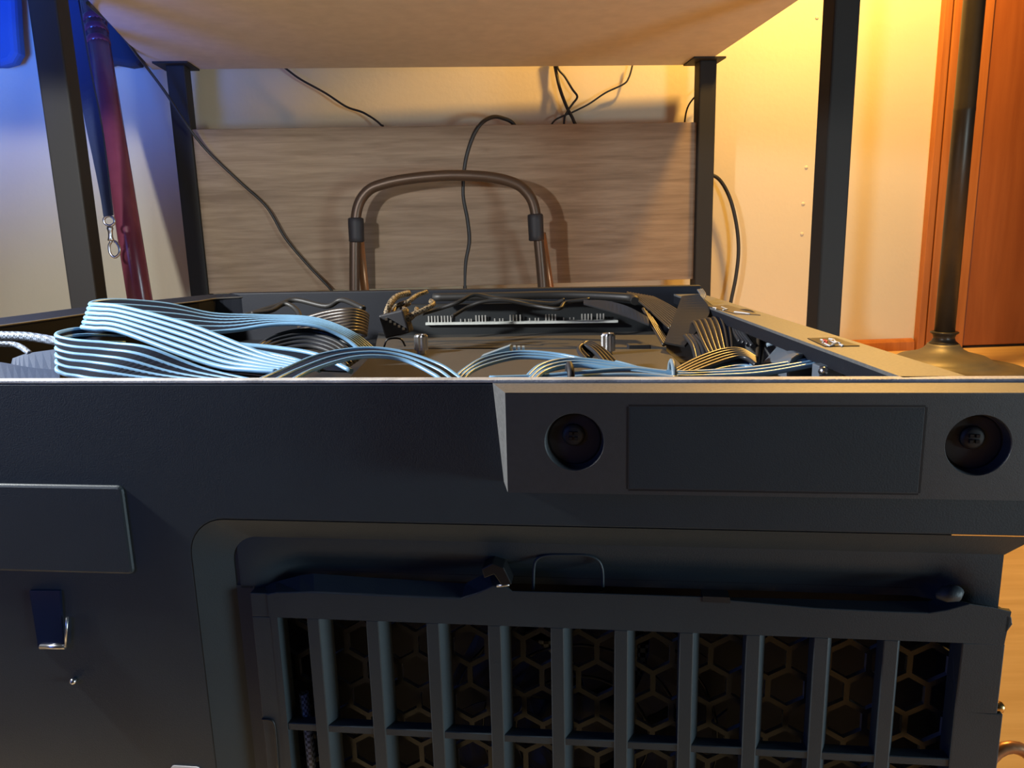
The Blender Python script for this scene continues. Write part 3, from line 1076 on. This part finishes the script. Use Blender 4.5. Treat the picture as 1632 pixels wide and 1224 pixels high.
# striped flat cables at right
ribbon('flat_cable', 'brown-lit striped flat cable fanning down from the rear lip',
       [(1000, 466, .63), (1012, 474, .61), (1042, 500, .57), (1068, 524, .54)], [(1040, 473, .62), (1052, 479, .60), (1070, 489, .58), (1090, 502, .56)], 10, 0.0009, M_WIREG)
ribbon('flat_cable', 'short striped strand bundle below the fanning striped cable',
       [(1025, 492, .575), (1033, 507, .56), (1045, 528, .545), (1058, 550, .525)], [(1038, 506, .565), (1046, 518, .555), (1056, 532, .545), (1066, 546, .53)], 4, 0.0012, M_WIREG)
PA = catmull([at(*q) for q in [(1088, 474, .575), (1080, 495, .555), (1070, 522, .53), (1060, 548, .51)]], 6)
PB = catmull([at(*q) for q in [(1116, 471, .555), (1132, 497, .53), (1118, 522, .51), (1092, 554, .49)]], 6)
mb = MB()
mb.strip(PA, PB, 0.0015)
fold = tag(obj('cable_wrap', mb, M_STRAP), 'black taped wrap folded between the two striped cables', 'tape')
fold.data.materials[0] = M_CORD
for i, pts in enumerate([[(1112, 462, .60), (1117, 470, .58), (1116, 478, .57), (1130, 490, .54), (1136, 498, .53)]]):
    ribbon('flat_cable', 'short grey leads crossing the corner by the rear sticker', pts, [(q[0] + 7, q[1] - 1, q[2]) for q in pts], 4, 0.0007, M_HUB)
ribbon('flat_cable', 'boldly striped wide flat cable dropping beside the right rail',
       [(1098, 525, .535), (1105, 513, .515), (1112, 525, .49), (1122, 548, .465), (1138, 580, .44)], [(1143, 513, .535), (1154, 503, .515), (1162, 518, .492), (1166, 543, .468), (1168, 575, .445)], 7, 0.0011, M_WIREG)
ribbon('flat_cable', 'dark flat cable tucked left of the boldly striped one',
       [(1092, 535, .50), (1104, 552, .475), (1112, 585, .45)], [(1110, 535, .49), (1126, 552, .465), (1134, 585, .44)], 4, 0.0015, M_WIRE)
ribbon('flat_cable', 'cream-lit pair of leads curving down in front of the right rail',
       [(1165, 500, .51), (1188, 499, .495), (1202, 508, .48), (1209, 535, .46), (1206, 582, .44)], [(1168, 497, .515), (1192, 496, .50), (1208, 506, .485), (1216, 535, .465), (1211, 582, .445)], 2, 0.0014, M_WIREG)
ribbon('flat_cable', 'dark looped lead under the cream-lit pair',
       [(1180, 545, .46), (1172, 530, .475), (1172, 515, .485), (1190, 505, .49), (1205, 520, .475)], [(1200, 552, .45), (1186, 532, .465), (1180, 520, .478), (1193, 511, .482), (1205, 532, .468)], 4, 0.0016, M_WIRE)
ribbon('flat_cable', 'bundle of dark and blue-lit leads rising at right to the rail',
       [(1070, 594, .36), (1110, 573, .385), (1150, 559, .40), (1180, 558, .40), (1206, 572, .39)], [(1090, 600, .345), (1130, 584, .365), (1165, 572, .38), (1188, 570, .38), (1206, 582, .37)], 5, 0.0014, M_WIRE)
ribbon('flat_cable', 'three short pale leads under the rising bundle at right',
       [(1120, 592, .37), (1150, 584, .38), (1185, 580, .385), (1210, 588, .37)], [(1128, 600, .35), (1155, 592, .36), (1190, 588, .36), (1212, 596, .35)], 3, 0.0012, M_WIREB)
ribbon('flat_cable', 'twin-arched lead with cut end crossing the middle of the front',
       [(722, 606, .35), (742, 588, .365), (775, 570, .38), (830, 561, .39), (890, 565, .385), (945, 577, .37), (985, 592, .36)],
       [(735, 610, .335), (752, 592, .35), (785, 579, .362), (830, 570, .372), (890, 573, .37), (940, 584, .36), (975, 598, .35)], 3, 0.0010, M_WIREB)
# comb-like pale plug lying on that lead
c = at(792, 564, 0.392)
cp = thing('comb_plug', c, 'pale blue plug with comb teeth lying on the middle cable', 'plug')
a0, a1 = at(768, 573, .39), at(814, 556, .395)
ax = (a1 - a0) / 2
upv = Vector((0, 0, 1))
mb = MB()
mb.obox((a0 + a1) / 2, ax, Vector((0.0005, 0.004, 0)), upv * 0.0022)
obj('plug_shell', mb, M_CONN, cp, bevel=0.0004)
for k in range(3):
    mb = MB()
    mb.obox(at(820 + 7 * k, 556 + k * 0.3, .395), (0.0007, 0, 0), (0, 0.003, 0), (0, 0, 0.0015))
    obj('tooth', mb, M_CONN, cp)
ribbon('flat_cable', 'small black loop of four wires standing up at centre right',
       [(935, 575, .40), (924, 562, .415), (923, 554, .425), (931, 550, .43), (947, 560, .42), (968, 584, .40), (985, 600, .385)],
       [(945, 565, .43), (932, 552, .445), (933, 546, .452), (945, 547, .452), (962, 558, .44), (982, 578, .42), (1002, 596, .40)], 4, 0.0013, M_WIRE)
ribbon('flat_cable', 'long double lead arching from front centre to the right rail',
       [(832, 610, .325), (862, 583, .348), (905, 573.5, .36), (960, 577, .36), (1020, 588, .352), (1072, 594, .347), (1140, 592, .35), (1220, 585, .352), (1318, 569, .36)],
       [(845, 612, .315), (872, 591, .335), (920, 582, .345), (975, 588, .342), (1030, 596, .337), (1075, 601, .333), (1140, 600, .336), (1220, 595, .34), (1320, 577, .348)], 3, 0.0013, M_WIREB)
ribbon('flat_cable', 'straight low pair of leads held by a black tie',
       [(780, 604, .325), (860, 601, .33), (940, 594, .335), (1010, 590, .34), (1080, 597, .337)], [(780, 609, .315), (860, 607, .32), (940, 601, .325), (1010, 599, .328), (1080, 604, .327)], 2, 0.0015, M_WIREB)
ribbon('flat_cable', 'pale two-wire lead sloping right of the small black loop',
       [(982, 578, .40), (1005, 584, .385), (1030, 592, .37)], [(984, 584, .395), (1003, 591, .38), (1022, 598, .365)], 2, 0.0014, M_WIREB)
# ties
mb = MB()
c = at(908, 597, .326)
mb.tube([c + Vector((0.0006 * math.sin(0), 0.0075 * math.cos(2 * math.pi * i / 20), 0.0045 * math.sin(2 * math.pi * i / 20))) for i in range(20)], 0.0016, 6, closed=True)
tag(obj('cable_tie', mb, M_GRIP), 'black tie around the straight low pair', 'cable tie')
mb = MB()
c = at(1071, 596, .340)
mb.tube([c + Vector((0.001 * math.cos(2 * math.pi * i / 20), 0.0095 * math.cos(2 * math.pi * i / 20), 0.006 * math.sin(2 * math.pi * i / 20))) for i in range(20)], 0.0012, 6, closed=True)
tag(obj('cable_tie', mb, M_CONN), 'pale blue tie around the long double lead', 'cable tie')
# far left
cord('braided_cable', 'grey braided cable lying level at the far left of the tray', [(-60, 533, .43), (0, 535, .43), (40, 536, .425), (75, 541, .415), (110, 548, .40)], 0.0026, M_BRAID)
cord('braided_cable', 'short grey braided lead drooping under the level braided cable', [(-60, 545, .41), (0, 548, .41), (22, 549, .41), (35, 554, .405), (48, 564, .40)], 0.0016, M_BRAID)
mb = MB()
mb.tube([face(-0.098, 0.02, -0.010), face(-0.0985, 0.06, -0.010), face(-0.0995, 0.094, -0.0105)], 0.0022, 10)
tag(obj('braided_cable', mb, M_BRAID), 'silver braided cable seen through the leftmost slots of the grille', 'cable')

# ------------------------------------------------------------------ cords on the wall behind the desk
def wall_cord(label, pts, r):
    return cord('cord', label, pts, r, M_CORD, cat='cord')


wall_cord('thin dark cord sloping across the wall above the panel, left of centre', [(440, 96, 1.655), (459, 112, 1.655), (480, 127, 1.655), (518, 148, 1.655), (552, 170, 1.655), (580, 180, 1.655), (606, 198, 1.652), (612, 215, 1.648), (615, 330, 1.645)], 0.0022)
wall_cord('thick dark cord hanging straight down under the desk at right of centre', [(880, 80, 1.70), (885, 108, 1.695), (892, 140, 1.69), (903, 170, 1.685), (914, 192, 1.68), (918, 215, 1.68), (918, 330, 1.68)], 0.0036)
wall_cord('dark cord kinked in a sharp elbow beside the thick cord', [(884, 80, 1.69), (889, 108, 1.69), (900, 122, 1.69), (912, 142, 1.69), (920, 154, 1.69), (913, 165, 1.685), (904, 178, 1.68), (899, 195, 1.68), (897, 260, 1.68)], 0.0024)
wall_cord('thin curved cord running down left from the desk edge to the thick cord', [(1010, 90, 1.70), (1007, 108, 1.70), (1002, 124, 1.70), (994, 134, 1.70), (965, 148, 1.70), (938, 166, 1.69), (912, 179, 1.685), (884, 192, 1.68), (872, 215, 1.68)], 0.0019)
wall_cord('short curved cord peeking out beside the right back leg', [(1125, 140, 1.70), (1108, 154, 1.70), (1097, 169, 1.70), (1092, 188, 1.695), (1091, 215, 1.695), (1091, 330, 1.695)], 0.0019)
wall_cord('black cord bowing out right of the right back leg', [(1105, 270, 1.70), (1130, 277, 1.70), (1148, 288, 1.70), (1164, 318, 1.70), (1174, 360, 1.70), (1177, 400, 1.70), (1173, 440, 1.70), (1165, 480, 1.70), (1158, 520, 1.70), (1150, 560, 1.69)], 0.0042)
wall_cord('long dark cord falling diagonally in front of the panel from the upper left', [(140, 5, 1.13), (152, 17, 1.2), (185, 45, 1.32), (222, 92, 1.46), (262, 145, 1.50), (297, 198, 1.52), (330, 240, 1.54), (380, 288, 1.55), (425, 330, 1.55), (455, 380, 1.55), (492, 424, 1.55), (530, 465, 1.54), (560, 510, 1.5), (580, 560, 1.42)], 0.0026)
wall_cord('dark cord draped over the panel top and hanging behind the metal arch', [(830, 240, 1.665), (820, 200, 1.66), (800, 188, 1.645), (783, 187, 1.62), (766, 198, 1.60), (752, 222, 1.597), (741, 262, 1.597), (738, 310, 1.597), (745, 350, 1.597), (748, 385, 1.597), (742, 420, 1.597), (741, 465, 1.597), (742, 520, 1.59)], 0.0042)

# ------------------------------------------------------------------ folding step stool (its metal arch shows behind the case)
YS = 1.50
c = at(715, 470, YS)
stool = thing('step_stool', (c.x, YS, 0), 'bronze metal tube arch with black sleeves standing before the panel', 'step stool')
archp = [(565, 470), (565, 420), (566, 360), (572, 325), (588, 303), (612, 293), (645, 286), (690, 281), (735, 279.5), (785, 283), (820, 292), (838, 305), (850, 325), (856, 360), (862, 420), (866, 470)]
P = catmull([at(u, v, YS) for u, v in archp], 6)
lo_l = P[0] + (P[0] - P[8]).normalized() * 0.0
Lb = Vector((P[0].x + 0.004, YS, 0.012))
Rb = Vector((P[-1].x + 0.012, YS, 0.012))
mb = MB()
mb.tube([Lb] + P + [Rb], 0.0103, 14)
obj('arch_tube', mb, M_TUBE, stool)
for (u0, v0, u1, v1) in [(567, 347, 568.5, 386), (853, 341, 855, 384)]:
    mb = MB()
    a, b = at(u0, v0, YS), at(u1, v1, YS)
    ax = (b - a).normalized()
    L_ = (b - a).length
    mb.lathe([(0.0125, 0), (0.0152, 0.002), (0.0155, 0.01), (0.0150, L_ - 0.01), (0.0152, L_ - 0.002), (0.0125, L_)], a, ax, 20)
    obj('sleeve', mb, M_GRIP, stool)
for (u, du) in ((572, 10), (863, 14)):
    a = at(u, 372, YS + 0.018)
    b = at(u + du, 465, YS + 0.045)
    d = (b - a)
    e = a + d * ((0.012 - a.z) / d.z)
    mb = MB()
    mb.tube([a, b, e], 0.0088, 12)
    obj('rear_leg', mb, M_COPPER, stool)
for zz in (0.13,):
    mb = MB()
    xl, xr = Lb.x, Rb.x
    mb.box(xl - 0.004, xr + 0.004, YS - 0.10, YS + 0.01, zz, zz + 0.018)
    obj('step', mb, M_GRIP, stool, bevel=0.004)
for p in (Lb, Rb):
    mb = MB()
    mb.lathe([(0.014, 0), (0.014, 0.02), (0.011, 0.024)], (p.x, p.y, 0.0), (0, 0, 1), 16)
    obj('foot_cap', mb, M_GRIP, stool)

# ------------------------------------------------------------------ floor lamp
LX, LY = 0.879, 1.50
lampo = thing('floor_lamp', (LX, LY, 0), 'dark floor lamp pole on a round pewter base before the orange casing', 'lamp')
mb = MB()
mb.lathe([(0.150, 0.0), (0.152, 0.004), (0.148, 0.008), (0.128, 0.011), (0.118, 0.010), (0.112, 0.013), (0.100, 0.015), (0.098, 0.018), (0.092, 0.019), (0.088, 0.023), (0.078, 0.029), (0.062, 0.033), (0.048, 0.037), (0.037, 0.043), (0.031, 0.050), (0.029, 0.054), (0.026, 0.054)], (LX, LY, 0), n=56)
obj('base', mb, M_PEWTER, lampo)
mb = MB()
mb.lathe([(0.027, 0.053), (0.026, 0.056), (0.0215, 0.060), (0.0195, 0.066), (0.0215, 0.073), (0.0255, 0.0755), (0.0260, 0.0775), (0.024, 0.079), (0.018, 0.079)], (LX, LY, 0), n=40)
obj('collar', mb, M_BRONZE, lampo)
mb = MB()
mb.lathe([(0.0188, 0.078), (0.0188, 0.500), (0.0191, 0.502), (0.0191, 0.508), (0.0188, 0.510), (0.0188, 1.33), (0.024, 1.34), (0.024, 1.37), (0.012, 1.38)], (LX, LY, 0), n=32)
obj('pole', mb, M_BRONZE, lampo)
mb = MB()
mb.tube([(LX, LY, 1.375), (0.80, 1.45, 1.40), (0.70, 1.41, 1.38), (0.70, 1.41, 1.30)], 0.009, 10)
obj('arm', mb, M_BRONZE, lampo)
mb = MB()
v, f = [], []
for (r_, z_) in ((0.19, 1.19), (0.09, 1.345), (0.088, 1.345), (0.188, 1.19)):
    v += [Vector((0.70 + r_ * math.cos(2 * math.pi * k / 40), 1.41 + r_ * math.sin(2 * math.pi * k / 40), z_)) for k in range(40)]
for r_ in range(4):
    f += [(r_ * 40 + k, r_ * 40 + (k + 1) % 40, ((r_ + 1) % 4) * 40 + (k + 1) % 40, ((r_ + 1) % 4) * 40 + k) for k in range(40)]
mb.add(v, f, True)
obj('shade', mb, M_UNDER, lampo)

# ------------------------------------------------------------------ red pole, leash and dark bag at the left
PB_ = at(222, 470, 1.27)
PT_ = at(146, 0, 1.50)
d = PT_ - PB_
P0 = PB_ + d * ((0.01 - PB_.z) / d.z)
P1 = PB_ + d * ((1.56 - PB_.y) / d.y)
pole = thing('red_pole', P0, 'long red lacquered pole leaning beside the left front desk leg', 'pole')
mb = MB()
mb.tube([P0, P1], 0.0195, 20)
obj('pole_shaft', mb, M_RED, pole)
for v_ in (36, 53, 73):
    tt = PB_.lerp(PT_, (470 - v_) / 470.0)
    mb = MB()
    mb.lathe([(0.0194, -0.008), (0.0203, -0.003), (0.0203, 0.003), (0.0194, 0.008)], tt, d, 20)
    obj('grip_ring', mb, M_RED, pole)
mb = MB()
mb.lathe([(0.0200, 0), (0.0205, 0.02), (0.0195, 0.03)], P0 - d.normalized() * 0.008, d, 20)
obj('end_cap', mb, M_GRIP, pole)

YL = 1.22
Ls = thing('dog_leash', at(172, 345, YL), 'navy strap with a chrome snap hook hanging between leg and red pole', 'leash')
A = catmull([at(u, v, y) for u, v, y in [(96, -70, 1.30), (107, 0, 1.27), (122, 110, 1.24), (137, 190, YL), (152, 260, YL), (163, 315, YL), (167, 345, YL)]], 6)
B = catmull([at(u, v, y) for u, v, y in [(116, -70, 1.28), (127, 0, 1.25), (146, 110, 1.22), (162, 190, YL - .01), (172, 260, YL - .01), (178, 315, YL - .01), (181, 343, YL - .005)]], 6)
mb = MB()
mb.strip(A, B, 0.003)
obj('strap', mb, M_STRAP, Ls)
# swivel ring
cring = at(174, 352, YL)
mb = MB()
mb.tube([cring + Vector((0.0085 * math.cos(2 * math.pi * i / 20), 0, 0.0075 * math.sin(2 * math.pi * i / 20))) for i in range(20)], 0.0021, 8, closed=True)
obj('swivel_ring', mb, M_STEEL, Ls)
a, b = at(175, 361, YL), at(177, 384, YL)
mb = MB()
mb.lathe([(0.004, 0), (0.005, 0.003), (0.0036, 0.008), (0.0036, 0.016), (0.005, 0.021), (0.004, (b - a).length)], a, b - a, 14)
obj('swivel_barrel', mb, M_STEEL, Ls)
hk = [(178, 384), (174, 392), (176, 404), (183, 410), (190, 404), (190, 394), (185, 386), (182, 385)]
mb = MB()
mb.tube(catmull([at(u, v, YL) for u, v in hk], 5), 0.0022, 8)
obj('snap_hook', mb, M_STEEL, Ls)

# dark soft bag hung on the wall above, behind the pole
pts = [(92, -60), (88, 60), (96, 112), (125, 118), (150, 108), (178, 101), (190, 103), (205, 106), (218, 104), (224, 96), (222, 70), (205, 20), (170, -60)]
bp = [at(u, v, 1.60) for u, v in pts]
top = [bp[-1] + Vector((0.0, 0, 0.15)), bp[0] + Vector((0.04, 0, 0.15))]
mb = MB()
mb.prism(bp + top, (0, 0.035, 0))
bag = tag(obj('cloth_bag', mb, M_BAG, bevel=0.012, seg=3), 'dark cloth bag hanging behind the red pole, left of the desk edge', 'bag')

pts = [(-60, -60), (-60, 104), (0, 105), (18, 100), (27, 84), (24, 50), (18, -60)]
mb = MB()
mb.prism([at(u, v, 1.585) for u, v in pts], (0, 0.035, 0))
tag(obj('cloth_pouch', mb, mat('blue_cloth', (0.05, 0.13, 0.36), 0.8, bump=0.3, bscale=300), bevel=0.012, seg=3), 'dark blue pouch hanging on the wall in the top left corner', 'pouch')

# copper-brown coil lying on the floor at the lower right corner
cc = on_z(1607, 1222, 0.03)
ring = MB()
ring.tube([cc + Vector((0.014 * math.cos(2 * math.pi * i / 24), 0.004 * math.sin(2 * math.pi * i / 24) - 0.004, -0.005 + 0.016 * math.sin(2 * math.pi * i / 24))) for i in range(24)], 0.0032, 8, closed=True)
tag(obj('copper_ring', ring, M_COPPER), 'brown metal ring by the lower right edge of the case', 'ring')

# added unseen lamp body left of the case; its flap blocks white light from the floor
wlm = thing('added_work_lamp', (-0.50, 0.25, 0), 'added unseen work lamp with a light-blocking flap, left of the case', 'lamp')
mb = MB()
mb.lathe([(0.05, 0), (0.05, 0.008), (0.04, 0.012), (0.006, 0.014)], (-0.50, 0.25, 0), n=32)
mb.tube([(-0.50, 0.25, 0.01), (-0.50, 0.25, 0.46), (-0.50, 0.289, 0.485)], 0.006, 10)
obj('stand', mb, M_GRIP, wlm)
mb = MB()
mb.box(-0.61, -0.39, 0.288, 0.293, 0.12, 0.50)
mb.box(-0.61, -0.39, 0.288, 0.36, 0.495, 0.50)
obj('light_flap', mb, M_GRIP, wlm)
